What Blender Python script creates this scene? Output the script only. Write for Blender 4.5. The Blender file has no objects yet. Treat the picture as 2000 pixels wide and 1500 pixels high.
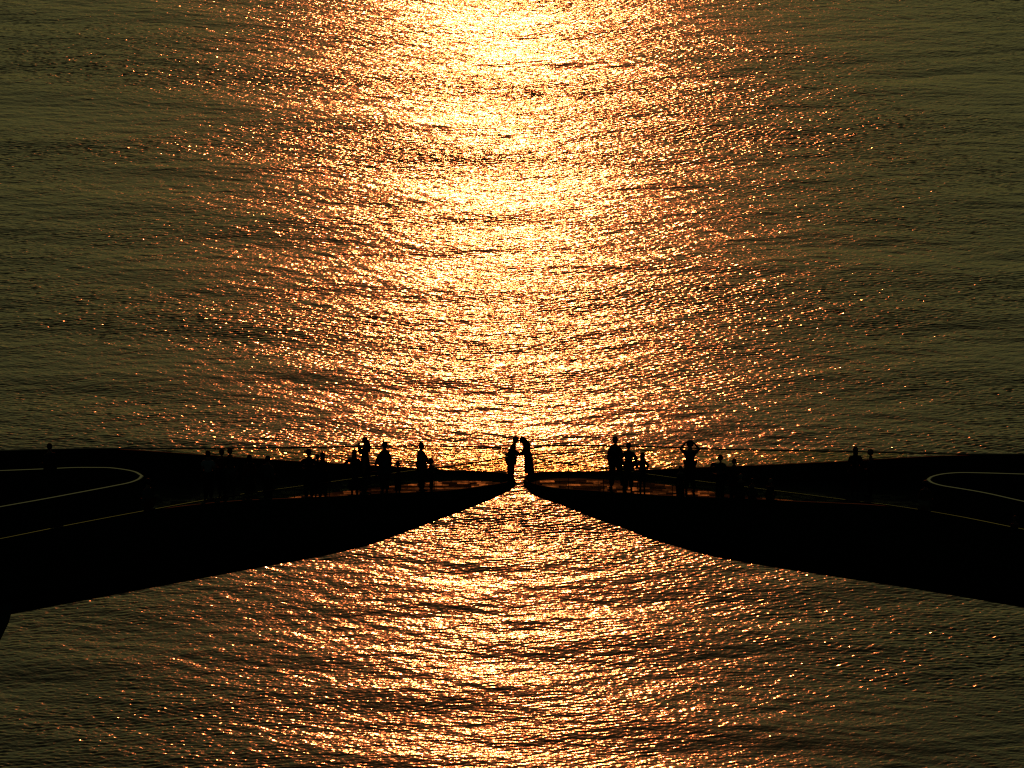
import bpy, bmesh, math, random
import numpy as np
from mathutils import Vector, Matrix

R = math.radians
random.seed(7)
scene = bpy.context.scene
COL = scene.collection

# ------------------------------------------------------------------ camera
PITCH = 14.238          # degrees below the horizon at the picture centre
FPX = 12790.0           # focal length in pixels of a 2000-pixel-wide picture
ZD = 8.15               # walking deck above the water
RAIL = 1.00             # handrail above the deck
cam_d = bpy.data.cameras.new("camera")
cam = bpy.data.objects.new("camera", cam_d)
COL.objects.link(cam)
scene.camera = cam
cam_d.sensor_width = 36.0
cam_d.lens = 36.0 * FPX / 2000.0
cam_d.clip_start = 1.0
cam_d.clip_end = 30000.0
FWD = Vector((0, math.cos(R(PITCH)), -math.sin(R(PITCH))))
UP = Vector((0, math.sin(R(PITCH)), math.cos(R(PITCH))))
RIGHT = Vector((1, 0, 0))


def ray(px, py):
    return RIGHT * (px - 1000.0) + UP * (750.0 - py) + FWD * FPX


_r = ray(1015, 920).normalized()
CAM = Vector((0, 0, 8.6)) - _r * 220.0
cam.location = CAM
cam.rotation_euler = (R(90 - PITCH), 0, 0)


def unproj(px, py, z):
    d = ray(px, py)
    return CAM + d * ((z - CAM.z) / d.z)


# ------------------------------------------------------------------ light
SUN_EL, SUN_AZ = 10.8, -0.07     # low evening sun, straight ahead behind the bridge
world = bpy.data.worlds.new("World")
scene.world = world
world.use_nodes = True
wn = world.node_tree
for n in list(wn.nodes):
    wn.nodes.remove(n)
sky = wn.nodes.new("ShaderNodeTexSky")
sky.sky_type = 'NISHITA'
sky.sun_disc = False
sky.sun_elevation = R(SUN_EL)
sky.sun_rotation = R(-SUN_AZ)
sky.altitude = 0
sky.air_density = 1.2
sky.dust_density = 3.0
sky.ozone_density = 0.6
tint = wn.nodes.new("ShaderNodeMix")
tint.data_type = 'RGBA'
tint.blend_type = 'MULTIPLY'
tint.inputs[0].default_value = 1.0
tint.inputs[7].default_value = (0.40, 0.58, 0.44, 1)
bg = wn.nodes.new("ShaderNodeBackground")
bg.inputs[1].default_value = 0.06
wo = wn.nodes.new("ShaderNodeOutputWorld")
wn.links.new(sky.outputs[0], tint.inputs[6])
wn.links.new(tint.outputs[2], bg.inputs[0])
wn.links.new(bg.outputs[0], wo.inputs[0])

sun_d = bpy.data.lights.new("sun", 'SUN')
sun_d.energy = 3.0
sun_d.angle = R(0.53)
sun_d.color = (1.0, 0.20, 0.052)
sun = bpy.data.objects.new("sun", sun_d)
COL.objects.link(sun)
# direction TO the sun
sv = Vector((math.sin(R(SUN_AZ)) * math.cos(R(SUN_EL)), math.cos(R(SUN_AZ)) * math.cos(R(SUN_EL)), math.sin(R(SUN_EL))))
sun.rotation_euler = sv.to_track_quat('Z', 'Y').to_euler()
sun.location = (0, 200, 60)

scene.render.engine = 'CYCLES'
scene.view_settings.view_transform = 'Standard'
scene.view_settings.look = 'None'
scene.view_settings.gamma = 1.0
scene.view_settings.use_curve_mapping = False
scene.view_settings.exposure = -3.5
cy = scene.cycles
cy.use_denoising = False
cy.use_adaptive_sampling = False
cy.max_bounces = 5
cy.glossy_bounces = 3
cy.transparent_max_bounces = 12
cy.transmission_bounces = 3
cy.diffuse_bounces = 2
cy.caustics_reflective = False
cy.caustics_refractive = False
cy.sample_clamp_direct = 0
cy.sample_clamp_indirect = 4
cy.filter_width = 1.3


# ------------------------------------------------------------------ helpers
def newmat(name):
    m = bpy.data.materials.new(name)
    m.use_nodes = True
    nt = m.node_tree
    return m, nt, nt.nodes["Principled BSDF"]


def N(nt, typ, **kw):
    n = nt.nodes.new(typ)
    for k, v in kw.items():
        setattr(n, k, v)
    return n


def link_obj(name, me, mat=None, parent=None, smooth=False):
    o = bpy.data.objects.new(name, me)
    COL.objects.link(o)
    if mat and len(me.materials) == 0:
        me.materials.append(mat)
    if smooth:
        me.shade_smooth()
    if parent:
        o.parent = parent
    return o


def mesh_from(name, verts, faces):
    me = bpy.data.meshes.new(name)
    me.from_pydata([tuple(v) for v in verts], [], faces)
    me.update()
    return me


def tag(o, label=None, cat=None, group=None, kind=None):
    if label: o['label'] = label
    if cat: o['category'] = cat
    if group: o['group'] = group
    if kind: o['kind'] = kind
    return o


# ------------------------------------------------------------------ water
def wave_field(n_x, n_y, dx, dy, seed):
    """Wind-sea height field (metres) on an n_y x n_x grid of spacing dx, dy."""
    rng = np.random.default_rng(seed)
    kx = 2 * np.pi * np.fft.fftfreq(n_x, dx)[None, :]
    ky = 2 * np.pi * np.fft.fftfreq(n_y, dy)[:, None]
    k = np.sqrt(kx ** 2 + ky ** 2)
    k[0, 0] = 1.0
    lam = 2 * np.pi / k
    th = np.arctan2(kx, ky)            # 0 = travelling along the view

    def comp(slope, l0, width, th0, spread):
        band = np.exp(-0.5 * (np.log(lam / l0) / width) ** 2) / k ** 1.0
        dd = np.cos(th - th0)
        dirn = np.abs(dd) ** spread
        A = band * dirn / k            # slope spectrum -> height
        A[0, 0] = 0
        noise = rng.normal(size=(n_y, n_x)) + 1j * rng.normal(size=(n_y, n_x))
        F = noise * A
        h = np.fft.ifft2(F).real
        sx = np.gradient(h, dx, axis=1)
        sy = np.gradient(h, dy, axis=0)
        s = math.sqrt(float((sx ** 2 + sy ** 2).mean()))
        return h * (slope / s)

    h = comp(*WAVES[0])
    for w in WAVES[1:-1]:
        h = h + comp(*w)
    # the finest ripples come in gust patches
    g = comp(1.0, 16.0, 0.6, 0.3, 1) + 0.5 * comp(1.0, 5.0, 0.5, 0.1, 1)
    g = g / g.std()
    h = h + comp(*WAVES[-1]) * np.clip(1.0 + 0.38 * g, 0.35, 2.2)
    return h


# slope rms, wavelength, log width, direction, directional narrowness
WAVES = [
    (0.014, 6.0, 0.60, 0.15, 3),
    (0.013, 2.2, 0.45, -0.25, 2.0),
    (0.026, 0.80, 0.40, 0.20, 1.0),
    (0.064, 0.28, 0.28, -0.1, 0.8),
]
DX, DY = 0.092, 0.082
NX, NY = 690, 1760
X0, Y0 = -NX * DX / 2, -14.0


def build_water():
    """one period of the wave field; copies of it meet edge to edge without a seam"""
    H = wave_field(NX, NY, DX, DY, 11)
    H = np.pad(H, ((0, 1), (0, 1)), mode='wrap')
    ny, nx = H.shape
    XX, YY = np.meshgrid(X0 + np.arange(nx) * DX, Y0 + np.arange(ny) * DY)
    co = np.stack([XX, YY, H], axis=-1).reshape(-1, 3).astype(np.float32)
    idx = np.arange(nx * ny).reshape(ny, nx)
    q = np.stack([idx[:-1, :-1], idx[:-1, 1:], idx[1:, 1:], idx[1:, :-1]], axis=-1).reshape(-1, 4).astype(np.int32)
    me = bpy.data.meshes.new("water")
    me.vertices.add(nx * ny)
    me.vertices.foreach_set("co", co.ravel())
    me.loops.add(q.size)
    me.loops.foreach_set("vertex_index", q.ravel())
    me.polygons.add(len(q))
    me.polygons.foreach_set("loop_start", np.arange(0, q.size, 4, dtype=np.int32))
    me.polygons.foreach_set("use_smooth", np.ones(len(q), dtype=bool))
    me.update(calc_edges=True)
    return me


def water_material():
    m, nt, b = newmat("sea_water")
    b.inputs["Base Color"].default_value = (0.010, 0.014, 0.006, 1)
    b.inputs["Roughness"].default_value = WROUGH
    b.inputs["IOR"].default_value = 1.333
    tc = N(nt, "ShaderNodeNewGeometry")
    mp = N(nt, "ShaderNodeMapping")
    mp.inputs["Scale"].default_value = (0.9, 1.0, 1.0)
    nt.links.new(tc.outputs["Position"], mp.inputs[0])
    n1 = N(nt, "ShaderNodeTexNoise")
    n1.inputs["Scale"].default_value = 5.0
    n1.inputs["Detail"].default_value = 1.5
    n1.inputs["Roughness"].default_value = 0.55
    nt.links.new(mp.outputs[0], n1.inputs["Vector"])
    bp = N(nt, "ShaderNodeBump")
    bp.inputs["Strength"].default_value = 1.0
    bp.inputs["Distance"].default_value = WBUMP
    nt.links.new(n1.outputs[0], bp.inputs["Height"])
    nt.links.new(bp.outputs[0], b.inputs["Normal"])
    # capillary ripples too fine to see: a broader second lobe, stronger in gusts
    b2 = N(nt, "ShaderNodeBsdfPrincipled")
    b2.inputs["Base Color"].default_value = (0.010, 0.014, 0.006, 1)
    b2.inputs["Roughness"].default_value = 0.14
    b2.inputs["IOR"].default_value = 1.333
    nt.links.new(bp.outputs[0], b2.inputs["Normal"])
    g = N(nt, "ShaderNodeTexNoise")
    g.inputs["Scale"].default_value = 0.06
    g.inputs["Detail"].default_value = 3
    nt.links.new(tc.outputs["Position"], g.inputs["Vector"])
    mr = N(nt, "ShaderNodeMapRange")
    mr.inputs["From Min"].default_value = 0.3
    mr.inputs["From Max"].default_value = 0.7
    mr.inputs["To Min"].default_value = 0.20
    mr.inputs["To Max"].default_value = 0.42
    nt.links.new(g.outputs[0], mr.inputs[0])
    mx = N(nt, "ShaderNodeMixShader")
    nt.links.new(mr.outputs[0], mx.inputs[0])
    nt.links.new(b.outputs[0], mx.inputs[1])
    nt.links.new(b2.outputs[0], mx.inputs[2])
    nt.links.new(mx.outputs[0], nt.nodes["Material Output"].inputs[0])
    return m


WROUGH = 0.085
WBUMP = 0.016
water = link_obj("water", build_water(), water_material())
water['kind'] = 'structure'
for ti in range(-3, 4):
    for tj in range(-1, 3):
        if ti or tj:
            w_ = water.copy()
            w_.location = (ti * NX * DX, tj * NY * DY, 0)
            COL.objects.link(w_)
# the open sea beyond, a hand's breadth below the wave sheets, out to the horizon
E_ = 12000.0
sea = link_obj("water", mesh_from("water", [(-E_, -E_, -.35), (E_, -E_, -.35), (E_, E_, -.35), (-E_, E_, -.35)], [(0, 1, 2, 3)]), water.data.materials[0])
sea['kind'] = 'structure'


# ------------------------------------------------------------------ bridge materials
def simple_mat(name, col, rough=0.6, metal=0.0, scale=3.0, amt=0.25, spec=0.5):
    m, nt, b = newmat(name)
    tc = N(nt, "ShaderNodeTexCoord")
    n1 = N(nt, "ShaderNodeTexNoise")
    n1.inputs["Scale"].default_value = scale
    n1.inputs["Detail"].default_value = 5
    nt.links.new(tc.outputs["Object"], n1.inputs["Vector"])
    mx = N(nt, "ShaderNodeMix", data_type='RGBA')
    mx.inputs[6].default_value = tuple(c * (1 - amt) for c in col) + (1,)
    mx.inputs[7].default_value = tuple(min(1, c * (1 + amt)) for c in col) + (1,)
    nt.links.new(n1.outputs[0], mx.inputs[0])
    nt.links.new(mx.outputs[2], b.inputs["Base Color"])
    b.inputs["Roughness"].default_value = rough
    b.inputs["Metallic"].default_value = metal
    b.inputs["Specular IOR Level"].default_value = spec
    return m


M_STEEL = simple_mat("dark_painted_steel", (0.045, 0.042, 0.038), 0.75, 0.0, 0.6, spec=0.2)
M_RAIL = simple_mat("brushed_steel", (0.12, 0.10, 0.085), 0.07, 1.0, 8)
M_PIER = simple_mat("pier_concrete", (0.10, 0.095, 0.085), 0.85, 0.0, 0.8, spec=0.2)


def paving_material():
    m, nt, b = newmat("paving_stone")
    geo = N(nt, "ShaderNodeNewGeometry")
    mx = N(nt, "ShaderNodeMix", data_type='RGBA')
    mx.inputs[6].default_value = (0.012, 0.011, 0.010, 1)
    mx.inputs[7].default_value = (0.05, 0.045, 0.038, 1)
    nt.links.new(geo.outputs["Random Per Island"], mx.inputs[0])
    nt.links.new(mx.outputs[2], b.inputs["Base Color"])
    mr = N(nt, "ShaderNodeMapRange")
    mr.inputs["To Min"].default_value = 0.38
    mr.inputs["To Max"].default_value = 1.0
    nt.links.new(geo.outputs["Random Per Island"], mr.inputs[0])
    tc = N(nt, "ShaderNodeTexCoord")
    n1 = N(nt, "ShaderNodeTexNoise")
    n1.inputs["Scale"].default_value = 5
    n1.inputs["Detail"].default_value = 3
    nt.links.new(tc.outputs["Object"], n1.inputs["Vector"])
    ad = N(nt, "ShaderNodeMath", operation='MULTIPLY_ADD')
    ad.inputs[1].default_value = 0.5
    ad.inputs[2].default_value = -0.22
    nt.links.new(n1.outputs[0], ad.inputs[0])
    a2 = N(nt, "ShaderNodeMath", operation='ADD')
    nt.links.new(ad.outputs[0], a2.inputs[0])
    nt.links.new(mr.outputs[0], a2.inputs[1])
    nt.links.new(a2.outputs[0], b.inputs["Roughness"])
    b.inputs["Specular IOR Level"].default_value = 0.3
    return m


def glass_material():
    m = bpy.data.materials.new("railing_glass")
    m.use_nodes = True
    nt = m.node_tree
    nt.nodes.remove(nt.nodes["Principled BSDF"])
    out = nt.nodes["Material Output"]
    tr = N(nt, "ShaderNodeBsdfTransparent")
    tr.inputs[0].default_value = (0.90, 0.91, 0.82, 1)
    gl = N(nt, "ShaderNodeBsdfGlossy")
    gl.inputs["Roughness"].default_value = 0.08
    lw = N(nt, "ShaderNodeLayerWeight")
    lw.inputs[0].default_value = 0.5
    pw = N(nt, "ShaderNodeMath", operation="POWER")
    pw.inputs[1].default_value = 5.0
    nt.links.new(lw.outputs["Facing"], pw.inputs[0])
    fr = N(nt, "ShaderNodeMath", operation="MULTIPLY_ADD")
    fr.inputs[1].default_value = 0.8
    fr.inputs[2].default_value = 0.04
    nt.links.new(pw.outputs[0], fr.inputs[0])
    mx = N(nt, "ShaderNodeMixShader")
    nt.links.new(fr.outputs[0], mx.inputs[0])
    nt.links.new(tr.outputs[0], mx.inputs[1])
    nt.links.new(gl.outputs[0], mx.inputs[2])
    nt.links.new(mx.outputs[0], out.inputs[0])
    return m


M_PAVE = paving_material()
M_GLASS = glass_material()
M_EDGE = simple_mat("glass_edge", (0.10, 0.11, 0.07), 0.3, 0.0, 8, spec=0.6)


# ------------------------------------------------------------------ bridge outlines
def pchip(xs, ys, x):
    """monotone cubic interpolation with straight ends"""
    xs = np.asarray(xs, float); ys = np.asarray(ys, float); x = np.asarray(x, float)
    h = np.diff(xs); dl = np.diff(ys) / h
    m = np.zeros(len(xs))
    m[0], m[-1] = dl[0], dl[-1]
    for i in range(1, len(xs) - 1):
        if dl[i - 1] * dl[i] > 0:
            w1 = 2 * h[i] + h[i - 1]; w2 = h[i] + 2 * h[i - 1]
            m[i] = (w1 + w2) / (w1 / dl[i - 1] + w2 / dl[i])
    i = np.clip(np.searchsorted(xs, x) - 1, 0, len(h) - 1)
    t = (x - xs[i]) / h[i]
    t = np.clip(t, 0, 1)
    return ((2 * t ** 3 - 3 * t ** 2 + 1) * ys[i] + (t ** 3 - 2 * t ** 2 + t) * h[i] * m[i]
            + (-2 * t ** 3 + 3 * t ** 2) * ys[i + 1] + (t ** 3 - t ** 2) * h[i] * m[i + 1])


PXM = 0.0172 / math.cos(R(15))      # metres of height per picture pixel at the bridge

LEFT = dict(
    sgn=-1, tip=(1006, 886.5),
    far=[(-1800, 930), (-900, 905), (0, 880), (200, 875.5), (340, 875), (600, 873), (780, 870.5), (900, 871), (960, 872.8), (990, 876), (1001, 880.5), (1006, 886.5)],
    near=[(-1800, 1395), (-900, 1224), (0, 1053), (150, 1023), (300, 995), (450, 969), (600, 948), (700, 934), (820, 917.5), (900, 907), (960, 898), (990, 892.5), (1002, 889.5), (1006, 886.5)],
    gfar=[(-1800, 0), (250, 0), (350, 8), (600, 27), (870, 46), (1006, 47)],
    gnear=[(-1800, 0), (330, 0), (450, 8), (600, 22), (870, 46), (1006, 48)],
    bot=[(-1800, 1545), (-900, 1374), (0, 1204), (350, 1138), (500, 1110), (600, 1092), (660, 1080), (720, 1065), (785, 1042), (849, 1018), (908, 996), (976, 968), (996, 958), (1006, 950)],
    apex=(275, 930),
    hup=[(-1800, 975), (-900, 948), (0, 920.5), (90, 917), (160, 914.3), (205, 914.5), (240, 918), (263, 923), (275, 930)],
    hlo=[(-1800, 1310), (-900, 1150), (0, 990), (90, 974), (170, 959), (220, 949.5), (255, 942), (270, 935.5), (275, 930)],
)
RIGHT_ = dict(
    sgn=1, tip=(1023, 886),
    far=[(1023, 886), (1027, 880), (1035, 875.8), (1056, 871), (1095, 869.3), (1200, 870.3), (1300, 872.5), (1440, 877.5), (1640, 880.5), (1800, 884.5), (1900, 886.5), (2000, 886.7), (2900, 912), (3800, 938)],
    near=[(1023, 886), (1028, 889.5), (1040, 893.5), (1072, 900.5), (1120, 906.5), (1170, 912.5), (1200, 917), (1320, 934), (1440, 949.5), (1520, 959.5), (1640, 975), (1740, 987.5), (1850, 1005), (2000, 1034.5), (2900, 1205), (3800, 1376)],
    gfar=[(1023, 47), (1095, 51), (1200, 48), (1300, 42), (1400, 33), (1640, 19), (1800, 5), (1880, 0), (3800, 0)],
    gnear=[(1023, 48), (1080, 50), (1200, 43), (1330, 32), (1440, 21), (1560, 13), (1640, 6), (1720, 0), (3800, 0)],
    bot=[(1023, 948), (1037, 964), (1092, 985), (1173, 1017), (1219, 1032), (1270, 1053), (1312, 1065), (1375, 1083), (1480, 1103), (1600, 1122), (1720, 1140), (2000, 1187), (2900, 1358), (3800, 1529)],
    apex=(1815, 938),
    hup=[(1815, 938), (1819, 933.5), (1830, 929.5), (1850, 926), (1880, 924.3), (1920, 925), (2000, 927.3), (2900, 958), (3800, 988)],
    hlo=[(1815, 938), (1822, 943), (1840, 948.5), (1870, 953.5), (1920, 962), (2000, 979.5), (2900, 1139), (3800, 1299)],
)
ZR = ZD + RAIL


def world_curve(pts, z):
    """picture curve on the horizontal plane z -> arrays X, Y sorted by X"""
    px = np.array([p[0] for p in pts], float)
    py = np.array([p[1] for p in pts], float)
    # dense sampling, finer near the ends
    t = np.linspace(0, 1, 400)
    d = np.concatenate([[0], np.cumsum(np.hypot(np.diff(px), np.diff(py) * 3))])
    s = np.unique(np.concatenate([d, np.linspace(0, d[-1], 500), np.linspace(0, 30, 40), np.linspace(d[-1] - 30, d[-1], 40)]))
    qx = pchip(d, px, s); qy = pchip(d, py, s)
    W = [unproj(a, b, z) for a, b in zip(qx, qy)]
    X = np.array([w.x for w in W]); Y = np.array([w.y for w in W])
    o = np.argsort(X)
    return X[o], Y[o]


def resample(P, step):
    P = np.asarray(P, float)
    d = np.concatenate([[0], np.cumsum(np.linalg.norm(np.diff(P, axis=0), axis=1))])
    n = max(2, int(d[-1] / step) + 1)
    s = np.linspace(0, d[-1], n)
    return np.stack([np.interp(s, d, P[:, k]) for k in range(P.shape[1])], axis=1)


def sweep(name, P, prof, mat, parent, nrm=None):
    """sweep profile [(offset along inward normal, dz)] along polyline P (x, y, z)"""
    P = np.asarray(P, float)
    T = np.gradient(P[:, :2], axis=0)
    T /= np.linalg.norm(T, axis=1)[:, None] + 1e-9
    Nn = np.stack([-T[:, 1], T[:, 0]], axis=1)
    k = len(prof[0]) if isinstance(prof[0], list) else len(prof)
    V = []; F = []
    for i, p in enumerate(P):
        pr = prof[i] if isinstance(prof[0], list) else prof
        for (o_, dz) in pr:
            V.append((p[0] + Nn[i, 0] * o_, p[1] + Nn[i, 1] * o_, p[2] + dz))
    for i in range(len(P) - 1):
        for j in range(k):
            a = i * k + j; b_ = i * k + (j + 1) % k
            F.append((a, b_, b_ + k, a + k))
    F.append(tuple(range(k))[::-1]); F.append(tuple(range((len(P) - 1) * k, len(P) * k)))
    return link_obj(name, mesh_from(name, V, F), mat, parent)


def build_bridge(S, label, deck_label):
    sg = S['sgn']
    tip = unproj(*S['tip'], ZR)
    root = bpy.data.objects.new("footbridge", None)
    COL.objects.link(root)
    tag(root, label, "footbridge", "twin halves of the looped footbridge")
    fX, fY = world_curve(S['far'], ZR)
    nX, nY = world_curve(S['near'], ZR)
    uX, uY = world_curve(S['hup'], ZR)
    lX, lY = world_curve(S['hlo'], ZR)
    apex = unproj(*S['apex'], ZR)
    far = lambda x: np.interp(x, fX, fY)
    near = lambda x: np.interp(x, nX, nY)
    # picture-x of a world x at the depth of the rails (for the height tables)
    def pix(x, y, z):
        v = Vector((x, y, z)) - CAM
        return 1000 + FPX * v.x / v.dot(FWD)
    gf = lambda x, y: np.interp(pix(x, y, ZR), [p[0] for p in S['gfar']], [p[1] for p in S['gfar']]) * PXM
    gn = lambda x, y: np.interp(pix(x, y, ZR), [p[0] for p in S['gnear']], [p[1] for p in S['gnear']]) * PXM

    # stations: dense at the tip, at the loop apex
    end = -48.0 if sg < 0 else 48.0
    s1 = np.array([0, .01, .03, .06, .1, .16, .24, .34, .46, .6, .8, 1.0, 1.25, 1.5, 1.75, 2.0, 2.3, 2.6, 2.9, 3.2, 3.5, 3.8, 4.1, 4.4, 4.7, 5.0, 5.3, 5.6, 6.0, 6.4, 6.8, 7.2, 7.6, 8.0, 8.5, 9.0, 9.6, 10.2])
    xs = [tip.x + sg * v for v in s1]
    ax = abs(apex.x - tip.x)
    s2 = ax + np.array([-1.2, -.5, 0.0, .01, .03, .06, .1, .17, .26, .4, .6, .9, 1.3, 1.8, 2.4, 3.2, 4.2, 6, 8, 11, 14, 18, 22, 27, 32])
    xs += [tip.x + sg * v for v in s2 if v > 10.4 and v < abs(end - tip.x)]
    xs.append(end)
    xs = np.array(xs)
    # keel line from the picture: drop below the near edge
    bx = np.array([p[0] for p in S['bot']], float); by = np.array([p[1] for p in S['bot']], float)

    def mid(x):
        return 0.5 * (far(x) + near(x))
    girders = {}
    for which in ('far', 'near'):
        V = []; F = []; ring = None
        secs = []
        for x in xs:
            yf, yn = float(far(x)), float(near(x))
            inl = (x - apex.x) * sg > 0
            yu = float(np.interp(x, uX, uY)) if inl else 0
            yl = float(np.interp(x, lX, lY)) if inl else 0
            am = float(apex.y)
            # line that splits the deck before the loop opens runs from the tip to the apex
            t = min(1.0, (x - tip.x) / (apex.x - tip.x))
            ysplit = (1 - t) * tip.y + t * am
            ysplit = min(max(ysplit, yn + 0.0), yf)
            width = yf - yn
            ins = min(0.9, 0.22 * width)
            yk = yn + ins
            # z of the keel so that its outline falls where the photograph has it
            px = pix(x, yk, ZD - 1.5)
            pyb = float(pchip(bx, by, [px])[0])
            d = ray(px, pyb)
            zk = CAM.z + d.z * ((yk - CAM.y) / d.y)
            zk = min(zk, ZD - 0.12)
            if which == 'far':
                a, b_ = (yu if inl else ysplit), yf
                ina = min(0.5, 0.22 * (b_ - a)) if inl else 0
                inb = ins
            else:
                a, b_ = yn, (yl if inl else ysplit)
                ina = ins
                inb = min(0.5, 0.22 * (b_ - a)) if inl else 0
            zt = ZD - 0.012
            za = zk; dep = zt - zk
            sec = [(a, zt), (a, zt - dep * 0.22), (a + ina * 0.25, zt - dep * 0.6), (a + ina, zk),
                   (b_ - inb, zk), (b_ - inb * 0.25, zt - dep * 0.6), (b_, zt - dep * 0.22), (b_, zt)]
            secs.append([(x, y, z) for y, z in sec])
        k = 8
        for s_ in secs: V += s_
        for i in range(len(secs) - 1):
            for j in range(k):
                q = (i * k + j, i * k + (j + 1) % k, (i + 1) * k + (j + 1) % k, (i + 1) * k + j)
                F.append(q if sg > 0 else q[::-1])
        F.append(tuple(range(k)) if sg < 0 else tuple(range(k))[::-1])
        e = tuple(range((len(secs) - 1) * k, len(secs) * k))
        F.append(e if sg > 0 else e[::-1])
        me = mesh_from("girder", V, F)
        bm = bmesh.new(); bm.from_mesh(me)
        bmesh.ops.remove_doubles(bm, verts=bm.verts, dist=0.0005)
        bmesh.ops.dissolve_degenerate(bm, edges=bm.edges, dist=0.0004)
        bmesh.ops.recalc_face_normals(bm, faces=bm.faces)
        bm.to_mesh(me); bm.free()
        girders[which] = link_obj("girder", me, M_STEEL, root)

    # outline polyline: far end -> tip -> near end (inward = towards the deck)
    dense = np.concatenate([np.linspace(0, 0.3, 25), np.linspace(0.35, 2, 24), np.linspace(2.1, abs(end - tip.x), 260)])
    X = tip.x + sg * dense
    out = [(x, float(far(x))) for x in X[::-1]] + [(x, float(near(x))) for x in X[1:]]
    out = resample(out, 0.10)
    inner_sign = 1.0 if sg < 0 else -1.0     # left normal of far->tip->near points outwards/inwards
    # for the left half: going +x along the far side, left normal is +y (outwards)
    ins_ = -1.0 if sg < 0 else 1.0
    itip = int(np.argmin(np.abs(out[:, 0] - tip.x)))

    def glass_at(i):
        x, y = out[i]
        return float(gf(x, y)) if i <= itip else float(gn(x, y))
    gh = np.array([glass_at(i) for i in range(len(out))])
    gh = np.convolve(np.pad(gh, 8, mode='edge'), np.ones(17) / 17, mode='valid')
    ptop = RAIL - 0.028 - gh          # parapet top above the deck
    P = [(x, y, ZD) for x, y in out]
    prof = [[(ins_ * -0.004, -0.14), (ins_ * -0.004, ptop[i]), (ins_ * 0.055, ptop[i]), (ins_ * 0.055, 0.003), (ins_ * 0.03, -0.13)] for i in range(len(P))]
    sweep("parapet", P, prof, M_STEEL, root)
    # handrail cap
    hr = [(ins_ * -0.02, 0.004), (ins_ * -0.012, 0.014), (ins_ * 0.055, 0.004), (ins_ * 0.062, -0.006), (ins_ * 0.058, -0.026), (ins_ * -0.014, -0.026)]
    sweep("handrail", [(x, y, ZR) for x, y in out], hr, M_RAIL, root)
    # loop inner parapet
    dense = np.concatenate([np.linspace(0, 0.3, 30), np.linspace(0.35, 3, 30), np.linspace(3.2, abs(end - apex.x), 160)])
    X2 = apex.x + sg * dense
    inn = [(x, float(np.interp(x, uX, uY))) for x in X2[::-1]] + [(x, float(np.interp(x, lX, lY))) for x in X2[1:]]
    inn = resample(inn, 0.10)
    sweep("loop_parapet", [(x, y, ZD) for x, y in inn], [(ins_ * 0.004, -0.14), (ins_ * 0.004, RAIL - 0.018), (ins_ * -0.07, RAIL - 0.018), (ins_ * -0.07, 0.003), (ins_ * -0.04, -0.13)], M_STEEL, root)
    sweep("loop_handrail", [(x, y, ZR) for x, y in inn],
          [(ins_ * 0.03, -0.016), (ins_ * 0.034, 0.004), (ins_ * 0.010, 0.018), (ins_ * -0.075, 0.018), (ins_ * -0.10, 0.004), (ins_ * -0.096, -0.016)], M_RAIL, root)

    # glass panels and their joint posts
    seg = 13
    i = itip - seg // 2
    starts = []
    j = itip - 6
    while j > 0 and gh[j] > 0.05:
        j -= seg
    j += seg
    while j + seg < len(out):
        if gh[j] > 0.05 and gh[min(j + seg, len(out) - 1)] > 0.02:
            starts.append(j)
        j += seg
    post_mesh = {}
    for j in starts:
        ids = list(range(j, j + seg + 1))
        pts = out[ids].copy()
        # shrink at both ends to leave a joint
        dvec = pts[1] - pts[0]; pts[0] = pts[0] + dvec * 0.10
        dvec = pts[-2] - pts[-1]; pts[-1] = pts[-1] + dvec * 0.10
        T = np.gradient(pts, axis=0); T /= np.linalg.norm(T, axis=1)[:, None]
        Nn = np.stack([-T[:, 1], T[:, 0]], axis=1) * ins_
        V = []; F = []
        for q, (p, n_, i_) in enumerate(zip(pts, Nn, ids)):
            lo = ZD + ptop[i_] - 0.0; hi = ZR - 0.026
            for o_, z in ((0.018, lo), (0.018, hi), (0.032, hi), (0.032, lo)):
                V.append((p[0] + n_[0] * o_, p[1] + n_[1] * o_, z))
        kk = 4
        for q in range(len(pts) - 1):
            for w in (0, 2):
                F.append((q * 4 + w, q * 4 + (w + 1) % 4, (q + 1) * 4 + (w + 1) % 4, (q + 1) * 4 + w))
        F.append((0, 1, 2, 3)); F.append(tuple((len(pts) - 1) * 4 + w for w in (3, 2, 1, 0)))
        link_obj("glass_panel", mesh_from("glass_panel", V, F), M_GLASS, root)
        # post at the joint
        x, y = out[j]
        t = out[j + 1] - out[j]; t /= np.linalg.norm(t)
        n_ = np.array([-t[1], t[0]]) * ins_
        lo = ZD + ptop[j] - 0.0; hi = ZR - 0.026
        V = []
        for z in (lo, hi):
            for a_, b2 in ((-.006, .012), (.006, .012), (.006, .042), (-.006, .042)):
                V.append((x + t[0] * a_ + n_[0] * b2, y + t[1] * a_ + n_[1] * b2, z))
        link_obj("joint_strip", mesh_from("joint_strip", V, [(0, 1, 5, 4), (1, 2, 6, 5), (2, 3, 7, 6), (3, 0, 4, 7), (0, 3, 2, 1), (4, 5, 6, 7)]), M_EDGE, root)

    # deck paving: irregular slabs, each with its own edges and slight tilt
    rng = random.Random(3 if sg < 0 else 4)
    V = []; F = []
    row = 0.22
    y = -20.0
    r_i = 0
    y = float(min(near(np.array(xs)))) if False else -24.0
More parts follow.
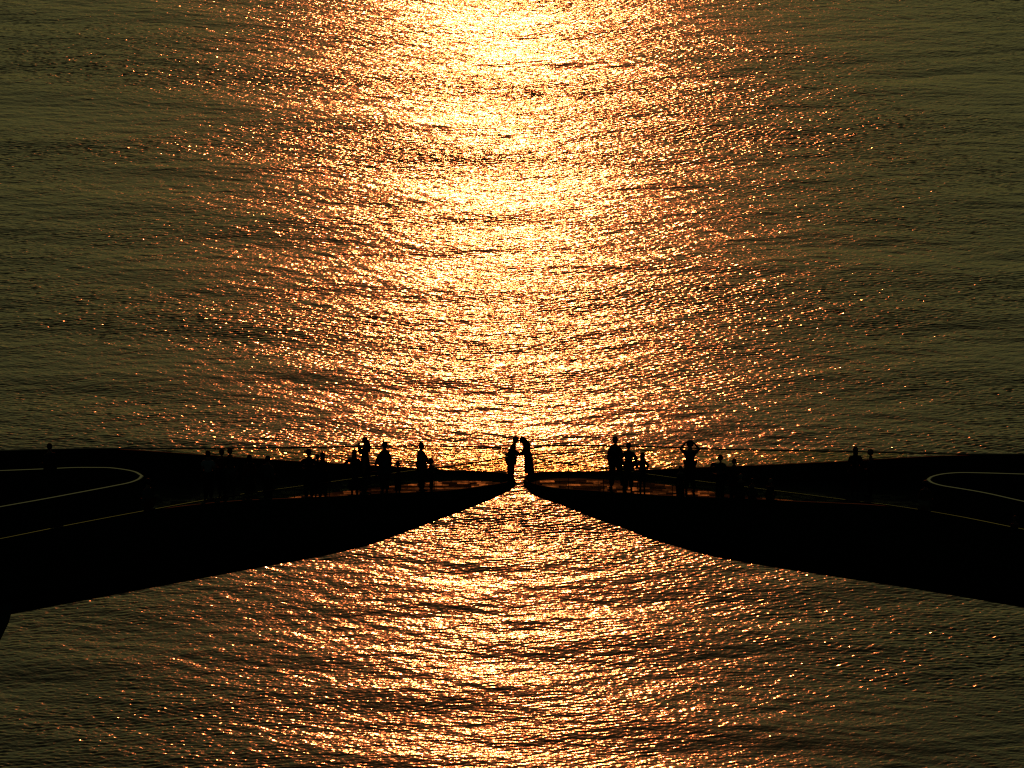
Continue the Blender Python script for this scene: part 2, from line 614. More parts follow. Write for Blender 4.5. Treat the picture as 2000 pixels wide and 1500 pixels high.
    while y < 12:
        x = -48.0 + (r_i % 2) * 0.27 if sg < 0 else tip.x
        x_end = tip.x if sg < 0 else 48.0
        if sg > 0: x += rng.uniform(0, .3)
        while x < x_end:
            L = rng.uniform(0.22, 0.55)
            cx, cy_ = x + L / 2, y + row / 2
            x0_, x1_ = x + .006, min(x + L - .006, x_end)
            ok = x1_ - x0_ > 0.05
            if ok:
                yf = min(float(far(x0_)), float(far(x1_))) - 0.80
                yn = max(float(near(x0_)), float(near(x1_))) + 0.06
                lo, hi = max(y + .006, yn), min(y + row - .006, yf)
                ok = hi - lo > 0.04
            if ok and (cx - apex.x) * sg > -0.5:
                xa = x0_ if abs(x0_) > abs(x1_) else x1_
                yu = float(np.interp(xa, uX, uY)) + 0.08
                yl = float(np.interp(xa, lX, lY)) - 0.08
                if (xa - apex.x) * sg > 0:
                    if hi > yl and lo < yu:
                        if cy_ > (yu + yl) / 2: lo = max(lo, yu)
                        else: hi = min(hi, yl)
                        ok = hi - lo > 0.04
            if ok:
                zb, zt = ZD - 0.010, ZD + 0.004
                tx, ty = rng.gauss(0, .010), rng.gauss(0, .012)
                n0 = len(V)
                for (a_, b2) in ((x0_, lo), (x1_, lo), (x1_, hi), (x0_, hi)):
                    V.append((a_, b2, zb))
                for (a_, b2) in ((x0_, lo), (x1_, lo), (x1_, hi), (x0_, hi)):
                    V.append((a_, b2, zt + (a_ - cx) * tx + (b2 - cy_) * ty))
                F += [(n0 + 4, n0 + 5, n0 + 6, n0 + 7), (n0, n0 + 1, n0 + 5, n0 + 4), (n0 + 1, n0 + 2, n0 + 6, n0 + 5),
                      (n0 + 2, n0 + 3, n0 + 7, n0 + 6), (n0 + 3, n0, n0 + 4, n0 + 7)]
            x += L
        y += row
        r_i += 1
    pv = link_obj("paving", mesh_from("paving", V, F), M_PAVE, root)
    pv['kind'] = 'stuff'

    # piers under the near and the far arm: flared legs standing in the water
    def pier(top, foot, ya, yb):
        # top = (x0, x1, z), foot = (x0, x1, z); the sides curve in
        V = []; n = 10
        for q in range(n + 1):
            t = q / n
            e_ = 1 - (1 - t) ** 1.7
            x0 = top[0] + (foot[0] - top[0]) * e_; x1 = top[1] + (foot[1] - top[1]) * e_
            z = top[2] + (foot[2] - top[2]) * t
            yy0 = ya + 0.25 * t; yy1 = yb - 0.25 * t
            V += [(x0, yy0, z), (x1, yy0, z), (x1, yy1, z), (x0, yy1, z)]
        F = []
        for q in range(n):
            for j in range(4):
                F.append((q * 4 + j, q * 4 + (j + 1) % 4, q * 4 + 4 + (j + 1) % 4, q * 4 + 4 + j))
        F.append((3, 2, 1, 0)); F.append((n * 4, n * 4 + 1, n * 4 + 2, n * 4 + 3))
        return link_obj("pier", mesh_from("pier", V, F), M_PIER, root)
    for (px_edge, w_) in S['piers']:
        xa = float(unproj(px_edge, 1203, ZD - 1.5).x)
        xb = xa + sg * w_
        x0, x1 = min(xa, xb), max(xa, xb)
        cx = (x0 + x1) / 2
        pier((x0, x1, ZD - 1.3), (cx - 0.9, cx + 0.9, -3.0), float(near(cx)) + 0.95, float(np.interp(cx, lX, lY)) - 0.6)
        pier((x0, x1, ZD - 1.3), (cx - 0.9, cx + 0.9, -3.0), float(np.interp(cx, uX, uY)) + 0.6, float(far(cx)) - 0.95)
    return root, far, near


LEFT['piers'] = [(24, 7.6), (-1250, 7.6)]
RIGHT_['piers'] = [(2060, 7.6), (3300, 7.6)]
bridge_l, farL, nearL = build_bridge(LEFT, "dark steel footbridge half coming in from the left, tip under the leaning man", "")
bridge_r, farR, nearR = build_bridge(RIGHT_, "dark steel footbridge half coming in from the right, tip under the leaning woman", "")


# ------------------------------------------------------------------ people
def cloth(name, col, rough=0.9):
    return simple_mat(name, col, rough, 0.0, 9, 0.2, 0.2)


M_SKIN = simple_mat("skin", (0.30, 0.17, 0.11), 0.6, 0, 6, 0.1, 0.3)
M_HAIR = simple_mat("dark_hair", (0.02, 0.015, 0.012), 0.6, 0, 20, 0.3, 0.3)
CLOTH = dict(
    black=cloth("black_cloth", (0.02, 0.02, 0.022)), navy=cloth("navy_cloth", (0.025, 0.03, 0.06)),
    pale=cloth("pale_cloth", (0.42, 0.44, 0.46)), brown=cloth("brown_cloth", (0.08, 0.05, 0.03)),
    red=cloth("dark_red_cloth", (0.12, 0.03, 0.025)), grey=cloth("grey_cloth", (0.10, 0.10, 0.10)),
    olive=cloth("olive_cloth", (0.06, 0.06, 0.03)), cream=cloth("cream_cloth", (0.30, 0.26, 0.20)))
M_SHOE = cloth("shoe_leather", (0.02, 0.018, 0.016), 0.6)

# standing adult 1.70 m tall facing +y (away from the camera); metres
REST = dict(
    pelvis=(0, 0, .93), waist=(0, .01, 1.06), chest=(0, .0, 1.27), neck=(0, -.01, 1.43), skull=(0, .0, 1.50), head=(0, .01, 1.59),
    lsh=(-.150, 0, 1.345), rsh=(.150, 0, 1.345), lel=(-.195, -.01, 1.10), rel=(.195, -.01, 1.10),
    lwr=(-.195, .06, .87), rwr=(.195, .06, .87), lha=(-.19, .08, .80), rha=(.19, .08, .80),
    lhi=(-.085, 0, .90), rhi=(.085, 0, .90), lkn=(-.085, .015, .49), rkn=(.085, .015, .49),
    lan=(-.085, -.01, .085), ran=(.085, -.01, .085), lto=(-.10, .13, .03), rto=(.10, .13, .03))
RAD = dict(pelvis=.140, waist=.122, chest=.140, neck=.070, skull=.064, lsh=.066, rsh=.066, lel=.047, rel=.047, lwr=.032, rwr=.032,
           lha=.036, rha=.036, lhi=.092, rhi=.092, lkn=.062, rkn=.062, lan=.042, ran=.040, lto=.032, rto=.032)
pending = []        # (object, finishing function)


def skin_object(name, verts, radii, edges, root_i, mat, parent, level=1):
    me = bpy.data.meshes.new(name)
    me.from_pydata([tuple(v) for v in verts], edges, [])
    o = link_obj(name, me, mat, parent)
    sk = o.modifiers.new("skin", 'SKIN')
    sk.branch_smoothing = 0.4
    sk.use_smooth_shade = True
    for i, r in enumerate(radii):
        sv_ = me.skin_vertices[0].data[i]
        sv_.radius = (r, r) if not isinstance(r, tuple) else r
        sv_.use_root = (i == root_i)
    sb = o.modifiers.new("smooth", 'SUBSURF')
    sb.levels = level; sb.render_levels = level
    pending.append(o)
    return o


def ball_mesh(bm, c, rx, ry, rz, seg=12, rings=8, M=None, shape=None):
    res = bmesh.ops.create_uvsphere(bm, u_segments=seg, v_segments=rings, radius=1.0)
    for v in res['verts']:
        p = Vector((v.co.x * rx, v.co.y * ry, v.co.z * rz))
        if shape: p = shape(p)
        if M: p = M @ p
        v.co = p + Vector(c)
    for f in {f for v in res['verts'] for f in v.link_faces}:
        f.smooth = True


def tube(bm, pts, rs, seg=6):
    rings = []
    for i, p in enumerate(pts):
        p = Vector(p)
        a = Vector(pts[min(i + 1, len(pts) - 1)]) - Vector(pts[max(i - 1, 0)])
        a.normalize()
        u = a.orthogonal().normalized(); w = a.cross(u)
        rings.append([bm.verts.new(p + (u * math.cos(2 * math.pi * k / seg) + w * math.sin(2 * math.pi * k / seg)) * rs[i]) for k in range(seg)])
    for i in range(len(rings) - 1):
        for k in range(seg):
            f = bm.faces.new((rings[i][k], rings[i][(k + 1) % seg], rings[i + 1][(k + 1) % seg], rings[i + 1][k]))
            f.smooth = True
    bm.faces.new(rings[0][::-1]); bm.faces.new(rings[-1])


def rings_mesh(rings, seg=16, fold=0.0, rng=None):
    """closed stack of elliptical rings [(cx, cy, z, rx, ry)]"""
    V = []; F = []
    ph = rng.uniform(0, 6) if rng else 0
    n = len(rings)
    for i, (cx, cy_, z, rx, ry) in enumerate(rings):
        for k in range(seg):
            a = 2 * math.pi * k / seg
            f = 1 + fold * (i / (n - 1)) * math.sin(a * 5 + ph)
            V.append((cx + rx * f * math.cos(a), cy_ + ry * f * math.sin(a), z))
    for i in range(n - 1):
        for k in range(seg):
            F.append((i * seg + k, i * seg + (k + 1) % seg, (i + 1) * seg + (k + 1) % seg, (i + 1) * seg + k))
    F.append(tuple(range(seg))[::-1]); F.append(tuple(range((n - 1) * seg, n * seg)))
    return V, F


def person(label, px, head_y, h, deck, yaw=0.0, pose=None, bottom='trousers', top='shirt', tc='black', bc='black',
           hair='short', hat=None, width=1.0, hem=.45, flare=1.0, long_sleeve=True, head_turn=0.0, extras=None, feet=None, dress_from=1.02,
           child=False):
    """feet placed on the deck so the crown of the head falls at (px, head_y) of the photograph"""
    far, near = deck
    foot = unproj(px, head_y, ZD + h)
    lo, hi = float(near(foot.x)) + 0.28, float(far(foot.x)) - 0.25
    y = foot.y
    if not lo <= y <= hi and lo < hi:
        y = min(max(y, lo), hi)
        d = ray(px, head_y)
        h = CAM.z + d.z * (y - CAM.y) / d.y - ZD
    if feet is not None:
        foot.x, y = feet
    print("person %4d h=%.2f y=%.2f" % (px, h, y))
    s = h / 1.70
    root = bpy.data.objects.new("person", None)
    COL.objects.link(root)
    root.location = (foot.x, y, ZD + 0.006)
    tag(root, label, "person", "people standing on the footbridge")
    rng = random.Random(px)
    J = {}
    cz, sz = math.cos(yaw), math.sin(yaw)
    hs = 1.0
    for k, v in REST.items():
        x_, y_, z_ = v[0] * width, v[1], v[2]
        x2, y2 = x_ * cz - y_ * sz, x_ * sz + y_ * cz
        J[k] = Vector((x2, y2, z_))
    if pose:
        for k, v in pose.items():
            J[k] = Vector(v)
    for k in J:
        J[k] = J[k] * s
    hk = s * (1.25 if child else 1.0)       # children have larger heads
    rk = s * (1.1 if child else 1.0)
    rad = {k: v * rk for k, v in RAD.items()}
    names = ['pelvis', 'waist', 'chest', 'neck', 'skull', 'lsh', 'lel', 'lwr', 'lha', 'rsh', 'rel', 'rwr', 'rha',
             'lhi', 'lkn', 'lan', 'lto', 'rhi', 'rkn', 'ran', 'rto']
    E = [('pelvis', 'waist'), ('waist', 'chest'), ('chest', 'neck'), ('neck', 'skull'), ('chest', 'lsh'), ('lsh', 'lel'), ('lel', 'lwr'), ('lwr', 'lha'),
         ('chest', 'rsh'), ('rsh', 'rel'), ('rel', 'rwr'), ('rwr', 'rha'), ('pelvis', 'lhi'), ('lhi', 'lkn'), ('lkn', 'lan'), ('lan', 'lto'),
         ('pelvis', 'rhi'), ('rhi', 'rkn'), ('rkn', 'ran'), ('ran', 'rto')]

    def graph(keys, edges, extra, name, mat, grow=0.0, ends=None):
        idx = {k: i for i, k in enumerate(keys)}
        vs = [J[k] for k in keys]
        if ends:
            vs = [ends.get(k, J[k]) for k in keys]
        rs = [rad[k] + grow * s + (.022 * s if (ends and k == 'neck') else 0) for k in keys]
        return skin_object(name, vs, rs, [(idx[a], idx[b_]) for a, b_ in edges], 0, mat, root)

    body = graph(names, E, None, "body", M_SKIN)
    body["_fin"] = 1
    # head and hands: finished after the skin is baked
    hd = J['head']
    up_ = (J['head'] - J['skull']).normalized()
    face_yaw = yaw + head_turn
    q = Vector((0, 0, 1)).rotation_difference(up_).to_matrix().to_4x4()
    Mh = q @ Matrix.Rotation(face_yaw, 4, 'Z')

    def head_shape(p):
        z = p.z / (0.118 * hk)
        if z < 0: p.x *= 1 + 0.28 * z; p.y *= 1 + 0.10 * z
        if p.y > 0.06 * hk and -0.35 < z < 0.15 and abs(p.x) < 0.03 * hk: p.y += 0.020 * hk   # nose
        if p.y > 0.05 * hk and 0.10 < z < 0.35 and abs(p.x) > 0.015 * hk: p.y -= 0.008 * hk    # eye sockets
        if p.y > 0.05 * hk and -0.62 < z < -0.45 and abs(p.x) < 0.03 * hk: p.y += 0.006 * hk   # lips
        return p

    def finish(me):
        bm = bmesh.new(); bm.from_mesh(me)
        ball_mesh(bm, hd, 0.076 * hk, 0.095 * hk, 0.115 * hk, 16, 12, Mh, head_shape)
        for sx in (-1, 1):
            ear = Mh @ Vector((sx * 0.077 * hk, -0.005 * hk, -0.005 * hk))
            ball_mesh(bm, hd + ear, 0.010 * hk, 0.018 * hk, 0.030 * hk, 6, 5, Mh)
        for side in ('l', 'r'):
            w_, hnd, el = J[side + 'wr'], J[side + 'ha'], J[side + 'el']
            d = (hnd - w_)
            if d.length < 1e-4: d = (w_ - el)
            d.normalize()
            a = Vector((0, 0, 1)) if abs(d.z) < 0.8 else Vector((0, 1, 0))
            sd = d.cross(a).normalized()          # across the palm
            pn = sd.cross(d).normalized()
            inward = -1 if side == 'l' else 1
            for fi, L in enumerate((.062, .075, .080, .070)):
                off = (fi - 1.5) * 0.017 * s
                b0 = hnd + sd * off - d * 0.004 * s
                tube(bm, [b0, b0 + d * L * .55 * s + pn * .004 * s, b0 + d * L * .85 * s + pn * .016 * s, b0 + d * L * 1.0 * s + pn * .030 * s],
                     [.0095 * s, .0088 * s, .008 * s, .006 * s], 5)
            b0 = w_.lerp(hnd, 0.45) + sd * inward * 0.024 * s
            tube(bm, [b0, b0 + (d * .6 + sd * inward * .6).normalized() * .035 * s, b0 + (d * .9 + sd * inward * .45).normalized() * .066 * s],
                 [.012 * s, .0105 * s, .008 * s], 5)
        bm.to_mesh(me); bm.free()
    finishers[body.name] = finish

    # clothes
    tm, bmn = CLOTH[tc], CLOTH[bc]
    arm = ['lsh', 'lel', 'lwr', 'rsh', 'rel', 'rwr'] if long_sleeve else ['lsh', 'lel', 'rsh', 'rel']
    ends = {'lwr': J['lel'].lerp(J['lwr'], .93), 'rwr': J['rel'].lerp(J['rwr'], .93)}
    if not long_sleeve:
        ends = {'lel': J['lsh'].lerp(J['lel'], .75), 'rel': J['rsh'].lerp(J['rel'], .75)}
    keys = ['chest', 'waist', 'pelvis', 'neck'] + arm
    ends['neck'] = J['chest'].lerp(J['neck'], .72)
    ed = [('chest', 'waist'), ('waist', 'pelvis'), ('chest', 'neck'), ('chest', 'lsh'), ('lsh', 'lel'), ('chest', 'rsh'), ('rsh', 'rel')]
    if long_sleeve: ed += [('lel', 'lwr'), ('rel', 'rwr')]
    graph(keys, ed, None, "coat" if top == 'coat' else "shirt", tm, 0.022 if top != 'coat' else 0.026, ends)
    if bottom in ('trousers', 'shorts'):
        keys = ['pelvis', 'lhi', 'lkn', 'lan', 'rhi', 'rkn', 'ran']
        ends = {}
        for k in 'lr':
            if bottom == 'shorts': ends[k + 'an'] = J[k + 'kn'].lerp(J[k + 'an'], .15)
            else: ends[k + 'an'] = J[k + 'kn'].lerp(J[k + 'an'], .97)
        graph(keys, [('pelvis', 'lhi'), ('lhi', 'lkn'), ('lkn', 'lan'), ('pelvis', 'rhi'), ('rhi', 'rkn'), ('rkn', 'ran')], None,
              bottom, bmn, 0.036, ends)
    if bottom in ('dress', 'skirt') or top == 'coat':
        hz = hem if bottom in ('dress', 'skirt') else hem
        c0 = J['waist']; feet_c = (J['lan'] + J['ran']) / 2
        R_ = []
        n = 9
        z0 = dress_from * s
        for i in range(n):
            t = i / (n - 1)
            z = z0 + (hz * s - z0) * t
            # centre follows waist -> pelvis -> feet
            if z > J['pelvis'].z:
                u = (z - J['pelvis'].z) / max(1e-3, (J['waist'].z - J['pelvis'].z)); c = J['pelvis'].lerp(J['waist'], min(u, 1.3))
            else:
                u = (J['pelvis'].z - z) / max(1e-3, (J['pelvis'].z - feet_c.z)); c = J['pelvis'].lerp(feet_c, u)
            rx = (.135 + .11 * (t ** .8) * flare) * rk * width; ry = (.120 + .09 * t * flare) * rk
            R_.append((c.x, c.y, z, rx, ry))
        V, F = rings_mesh(R_, 20, 0.10, rng)
        me = mesh_from(bottom if top != 'coat' else 'coat_skirt', V, F)
        link_obj("coat_skirt" if top == 'coat' and bottom not in ('dress', 'skirt') else bottom, me, tm if top == 'coat' else bmn, root, True)
    # shoes
    for side in ('l', 'r'):
        a, t = J[side + 'an'], J[side + 'to']
        bm = bmesh.new()
        d = (t - a); d.z = 0; d.normalize()
        heel = a - d * .045 * s
        tube(bm, [(heel.x, heel.y, .035 * s), (a.x, a.y, .045 * s), (a.x + d.x * .09 * s, a.y + d.y * .09 * s, .035 * s),
                  (a.x + d.x * .17 * s, a.y + d.y * .17 * s, .028 * s), (a.x + d.x * .205 * s, a.y + d.y * .205 * s, .022 * s)],
             [.030 * s, .042 * s, .040 * s, .034 * s, .016 * s], 8)
        me = bpy.data.meshes.new("shoe"); bm.to_mesh(me); bm.free()
        link_obj("shoe", me, M_SHOE, root)
    # hair
    bm = bmesh.new()
    back = Mh @ Vector((0, -0.018 * hk, 0.018 * hk))
    ball_mesh(bm, hd + back, 0.094 * hk, 0.104 * hk, 0.118 * hk, 14, 10, Mh)
    if hair == 'long':
        bb = -(Mh.to_3x3() @ Vector((0, 1, 0)))
        chest_b = J['chest'] + bb * .12 * hk
        p0 = hd + bb * .045 * hk
        pts = [p0, p0.lerp(chest_b, .35) + bb * .015, p0.lerp(chest_b, .75) + bb * .02, chest_b - Vector((0, 0, .06 * s))]
        tube(bm, pts, [.082 * hk, .088 * hk, .080 * hk, .045 * hk], 10)
    if hair == 'bun':
        ball_mesh(bm, hd + Mh @ Vector((0, -.06 * hk, .125 * hk)), .042 * hk, .042 * hk, .038 * hk, 10, 8)
    if hair == 'bushy':
        ball_mesh(bm, hd + Mh @ Vector((0, -.02 * hk, .02 * hk)), .125 * hk, .115 * hk, .125 * hk, 14, 10)
    me = bpy.data.meshes.new("hair"); bm.to_mesh(me); bm.free()
    link_obj("hair", me, M_HAIR, root, True)
    if hat:
        bm = bmesh.new()
        c = hd + Mh @ Vector((0, -.005, .045 * hk))
        ball_mesh(bm, c, .094 * hk, .108 * hk, .088 * hk, 14, 8, Mh)
        if hat == 'brim':
            ball_mesh(bm, c + Vector((0, 0, .0)), .165 * hk, .175 * hk, .014 * hk, 18, 6, Mh)
        elif hat == 'cap':
            ball_mesh(bm, c + Mh @ Vector((0, .12 * hk, -.01 * hk)), .07 * hk, .07 * hk, .010 * hk, 12, 6, Mh)
        me = bpy.data.meshes.new("hat"); bm.to_mesh(me); bm.free()
        link_obj("hat", me, CLOTH['cream' if hat == 'cap' else 'brown'], root, True)
    if extras:
        extras(root, J, s)
    return root


finishers = {}
LD, RD = (farL, nearL), (farR, nearR)


def held_thing(name, label, cat, loc, build, mat):
    bm = bmesh.new(); build(bm)
    me = bpy.data.meshes.new(name); bm.to_mesh(me); bm.free()
    o = link_obj(name, me, mat)
    o.location = loc
    return tag(o, label, cat)


M_PHONE = simple_mat("phone_case", (0.02, 0.02, 0.02), 0.3, 0, 5, 0.1, 0.5)


def phone(root, at, label, tilt=0.0):
    root_p = root.location
    def b(bm):
        bmesh.ops.create_cube(bm, size=1.0)
        for v in bm.verts: v.co = Vector((v.co.x * .075, v.co.y * .011, v.co.z * .15))
        bmesh.ops.bevel(bm, geom=bm.edges[:], offset=.004, segments=2, affect='EDGES')
        for v in bm.verts: v.co = Matrix.Rotation(tilt, 3, 'Y') @ v.co
    return held_thing("phone", label, "phone", root_p + at, b, M_PHONE)


def bag(root, at, label, w=.28, hh=.30, d=.12, col='brown', strap=.25):
    M = CLOTH[col]
    rt = bpy.data.objects.new("bag", None); COL.objects.link(rt)
    rt.location = root.location + at
    tag(rt, label, "bag")
    bm = bmesh.new()
    bmesh.ops.create_cube(bm, size=1.0)
    for v in bm.verts:
        k = .82 if v.co.z > 0 else 1.0
        v.co = Vector((v.co.x * w * k, v.co.y * d * k, v.co.z * hh))
    bmesh.ops.bevel(bm, geom=bm.edges[:], offset=.03, segments=3, affect='EDGES')
    me = bpy.data.meshes.new("pouch"); bm.to_mesh(me); bm.free()
    link_obj("pouch", me, M, rt, True)
    bm = bmesh.new()
    pts = [(w * .33 * math.cos(a), 0, hh * .45 + strap * math.sin(a)) for a in [math.pi * k / 10 for k in range(11)]]
    tube(bm, pts, [.009] * 11, 6)
    me = bpy.data.meshes.new("strap"); bm.to_mesh(me); bm.free()
    link_obj("strap", me, M, rt, True)
    return rt


def arms(**k):
    return {a: v for a, v in k.items()}


UPARM = dict(rel=(.20, .16, 1.20), rwr=(.08, .28, 1.42), rha=(.05, .30, 1.49), lel=(-.20, .16, 1.20), lwr=(-.08, .28, 1.42), lha=(-.05, .30, 1.49))
TODECK = dict(lel=(-.30, .05, 1.12), lwr=(-.16, .27, 1.10), lha=(-.09, .31, 1.12), rel=(.30, .05, 1.12), rwr=(.16, .27, 1.10), rha=(.09, .31, 1.12))
LEAN = dict(lel=(-.24, -.10, 1.06), lwr=(-.12, -.30, 1.02), lha=(-.06, -.33, 1.02), rel=(.24, -.10, 1.06), rwr=(.12, -.30, 1.02), rha=(.06, -.33, 1.02))

# --- far left of the picture
person("lone person behind the left loop, only the head above the far parapet", 97, 867, 1.70, LD, hat='cap', tc='navy', bc='black', yaw=0.5, head_turn=-.5)
person("bare-headed person in a pale shirt, leftmost head of the dim left group", 406, 881, 1.72, LD, tc='pale', bc='black', long_sleeve=False)
person("short-haired person in a brown top, left of two heads close together above the parapet", 433, 878, 1.65, LD, tc='brown', bc='navy', long_sleeve=False, yaw=-.3)
person("broad-headed person in a dark olive top, right one of two heads close together", 449, 875.5, 1.70, LD, tc='olive', bc='grey', width=1.1)
person("person in a dark red outfit with head just touching the far parapet edge", 487, 889, 1.60, LD, tc='red', bc='black', yaw=.4, hair='long', bottom='skirt')
person("slim person in grey, rightmost of the dim group left of the wide-hatted figure", 523, 891, 1.60, LD, tc='grey', bc='black', yaw=-.5)
person("dim person in dark red trousers standing beside the end of the left loop", 289, 936, 1.62, LD, tc='grey', bc='red', yaw=.8)
# --- left deck
person("person in a brimmed hat with elbows out, left of the two small heads", 603, 878, 1.74, LD, hat='brim', pose=TODECK, tc='black', bc='black', width=1.08)
person("small person squeezed between the brimmed hat and a slightly taller companion", 620, 888.5, 1.45, LD, tc='navy', bc='black', width=.85)
person("person with sloping shoulders, second head to the right of the brimmed hat", 630, 884.5, 1.60, LD, tc='brown', bc='black', hair='long')
person("shorter long-haired person with left elbow out, just left of the tall woman", 692, 879, 1.62, LD, hair='long', tc='black', bc='black', bottom='skirt', hem=.3,
       pose=dict(lel=(-.30, .06, 1.24), lwr=(-.34, .20, 1.10), lha=(-.30, .26, 1.16), rel=(.19, .12, 1.12), rwr=(.10, .27, 1.24), rha=(.05, .30, 1.28)))
person("tallest woman on the left deck, long hair, hands at her face, facing left", 713, 855, 1.74, LD, hair='long', yaw=1.35, tc='black', bc='black', bottom='skirt', hem=.12, flare=.5,
       pose=dict(lel=(-.17, -.12, 1.18), lwr=(-.21, -.04, 1.40), lha=(-.20, .0, 1.46), rel=(-.13, .14, 1.18), rwr=(-.20, .06, 1.40), rha=(-.20, .02, 1.46)))
pm = person("broad person in a loose grey coat carrying a bag low at the left side", 751, 863, 1.78, LD, yaw=.2, tc='grey', bc='brown', top='coat', hem=.50, flare=1.5, head_turn=.6, dress_from=1.33, width=.85,
            pose=dict(lel=(-.22, .02, 1.08), lwr=(-.31, .06, .88), lha=(-.33, .07, .82)))
bag(pm, Vector((-.35, .07, .58)), "soft dark bag hanging from the hand of the broad person in the loose coat", col='black', w=.30)
person("small child with tufted hair standing alone left of the woman in a long coat", 777, 903, 1.08, LD, child=True, tc='red', bc='black', hair='bun')
wm = person("woman in a long brown coat bending towards the child at her right", 823, 865.5, 1.68, LD, yaw=-.9, tc='brown', bc='black', top='coat', hem=.42, flare=1.0, hair='bun', width=.78,
            pose=dict(chest=(.0, .03, 1.27), rel=(.17, .04, 1.12), rwr=(.27, .03, .98), rha=(.31, .03, .93), pelvis=(.06, 0, .93), waist=(.04, .0, 1.06)))
person("child stretching both arms to the right beside the woman in the long brown coat", 842, 897, 1.12, LD, child=True, tc='grey', bc='black', yaw=-1.4,
       pose=dict(rel=(.22, -.06, 1.17), rwr=(.42, -.05, 1.13), rha=(.50, -.05, 1.13), lel=(.22, .08, 1.17), lwr=(.40, .08, 1.10), lha=(.48, .08, 1.10)))

# --- the couple at the tips (feet placed by hand, joints measured on the photograph)
fx = unproj(997, 944, ZD)
MAN = dict(
    lan=(-.045, .02, .085), ran=(.02, -.07, .085), lto=(.075, .03, .03), rto=(.14, -.07, .03),
    lkn=(-.02, .02, .47), rkn=(.06, -.05, .47), lhi=(.0, .07, .86), rhi=(.02, -.07, .86), pelvis=(.005, 0, .89), waist=(.015, 0, 1.02), chest=(.075, 0, 1.22),
    neck=(.135, 0, 1.37), skull=(.165, 0, 1.43), head=(.18, 0, 1.505), lsh=(.085, .15, 1.31), rsh=(.085, -.15, 1.31),
    lel=(.13, .17, 1.07), lwr=(.30, .09, 1.00), lha=(.36, .06, .99), rel=(.13, -.17, 1.07), rwr=(.30, -.08, 1.00), rha=(.36, -.05, .99))
person("man in dark clothes leaning over the gap from the left tip", 1007, 857, 1.70, LD, yaw=-1.57, pose=MAN, tc='black', bc='black', feet=(fx.x, fx.y + .0))
fx = unproj(1031, 944, ZD)
WOM = dict(
    lan=(.04, .05, .085), ran=(.08, -.05, .085), lto=(-.07, .05, .03), rto=(-.03, -.05, .03),
    lkn=(.02, .05, .47), rkn=(.05, -.05, .47), lhi=(.02, .06, .87), rhi=(.03, -.06, .87), pelvis=(.015, 0, .90), waist=(-.01, 0, 1.04), chest=(-.07, 0, 1.22),
    neck=(-.13, 0, 1.36), skull=(-.16, 0, 1.42), head=(-.185, 0, 1.49), lsh=(-.065, .14, 1.31), rsh=(-.065, -.14, 1.31),
    lel=(-.10, .15, 1.08), lwr=(-.26, .08, 1.01), lha=(-.32, .05, 1.00), rel=(-.10, -.15, 1.08), rwr=(-.26, -.07, 1.01), rha=(-.32, -.05, 1.00))
person("long-haired woman in a long dark dress leaning over the gap from the right tip", 1018, 858, 1.70, RD, yaw=1.57, pose=WOM, tc='brown', bc='brown', bottom='dress', hem=.36,
       flare=.28, hair='long', feet=(fx.x, fx.y), dress_from=1.06)

# --- right deck
person("tall man standing legs apart, left of the trio on the right deck", 1201.5, 853.5, 1.82, RD, tc='black', bc='navy',
       pose=dict(lan=(-.11, 0, .085), lto=(-.15, .12, .03), ran=(.27, 0, .085), rto=(.31, .12, .03), rkn=(.19, .02, .49), lkn=(-.095, .02, .49), rhi=(.10, 0, .90)))
person("woman with a bun and wide trousers, middle of the trio on the right deck", 1228, 866, 1.65, RD, tc='black', bc='red', hair='bun', width=1.08,
       pose=dict(lel=(-.27, .02, 1.13), lwr=(-.20, .14, .93), lha=(-.15, .17, .90), rel=(.27, .02, 1.13), rwr=(.24, .12, .92), rha=(.20, .15, .88)))
person("girl with long hair and a flared skirt, right of the trio", 1255, 886, 1.32, RD, child=True, tc='navy', bc='black', hair='long', bottom='skirt', hem=.50,
       pose=dict(lel=(-.26, .02, 1.10), lwr=(-.16, .16, 1.00), lha=(-.10, .19, 1.0), rel=(.26, .02, 1.10), rwr=(.16, .16, 1.00), rha=(.10, .19, 1.0)))
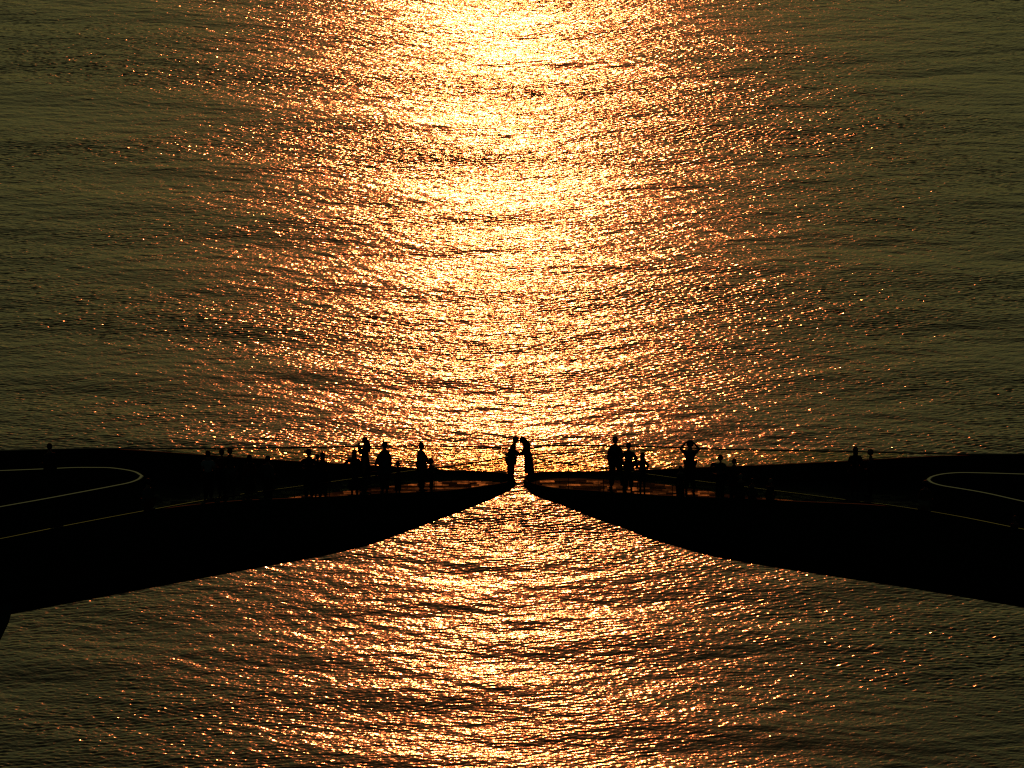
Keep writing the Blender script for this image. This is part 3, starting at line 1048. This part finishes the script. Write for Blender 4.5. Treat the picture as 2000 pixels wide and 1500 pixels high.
person("man with both hands raised to his brow and elbows out, alone right of the trio", 1348, 861.5, 1.78, RD, tc='navy', bc='black', hair='bushy', long_sleeve=False, width=1.06,
       pose=dict(lel=(-.33, .06, 1.40), lwr=(-.15, .12, 1.60), lha=(-.08, .13, 1.64), rel=(.31, .06, 1.39), rwr=(.14, .12, 1.58), rha=(.07, .13, 1.63),
                 lan=(-.12, 0, .085), ran=(.13, 0, .085)))
person("person reaching an arm out to the left above the right far parapet", 1407, 889, 1.60, RD, tc='grey', bc='black', yaw=.5, head_turn=.2,
       pose=dict(lel=(-.26, .05, 1.36), lwr=(-.33, .12, 1.24), lha=(-.34, .14, 1.18), rel=(.22, 0, 1.14)))
person("round-headed person with close-cropped hair, only head and shoulders above the parapet", 1434, 896.5, 1.50, RD, tc='brown', bc='black')
person("dark person standing against the near railing below the man with raised hands", 1330, 911, 1.52, RD, tc='black', bc='black', yaw=2.9, pose=LEAN)
person("person in a pale hat leaning on the near railing, left one of three", 1448, 927, 1.50, RD, tc='black', bc='red', yaw=3.1, pose=LEAN, hat='cap')
person("person with arms on the near railing, middle one of three", 1471, 936, 1.42, RD, tc='grey', bc='red', yaw=3.3, pose=LEAN)
person("person in a light cap beside the near railing, right one of three", 1507, 936, 1.50, RD, tc='black', bc='black', yaw=2.8, pose=LEAN, hat='cap')
person("woman far right with hair spreading over her shoulders, head above the far rail", 1671, 873.5, 1.65, RD, hair='long', tc='black', bc='red', width=1.1)
person("thin person in a cap, right neighbour of the long-haired woman far right", 1700.5, 878.5, 1.60, RD, tc='navy', bc='black', yaw=1.2, hat='cap', width=.9)
person("person with a big round head of hair standing beside the end of the right loop", 1808, 940, 1.58, RD, tc='brown', bc='cream', hair='bushy', yaw=-.4)
person("dim person at the right edge of the picture behind the near railing", 1985, 1009, 1.46, RD, tc='red', bc='black', yaw=2.6, pose=LEAN)

# bake every skin modifier in one pass
bpy.context.view_layer.update()
dg = bpy.context.evaluated_depsgraph_get()
for o in pending:
    me = bpy.data.meshes.new_from_object(o.evaluated_get(dg), preserve_all_data_layers=False, depsgraph=dg)
    if o.name in finishers:
        finishers[o.name](me)
    me.name = o.name
    baked = me
    o.modifiers.clear()
    o.data = baked
    if "_fin" in o: del o["_fin"]
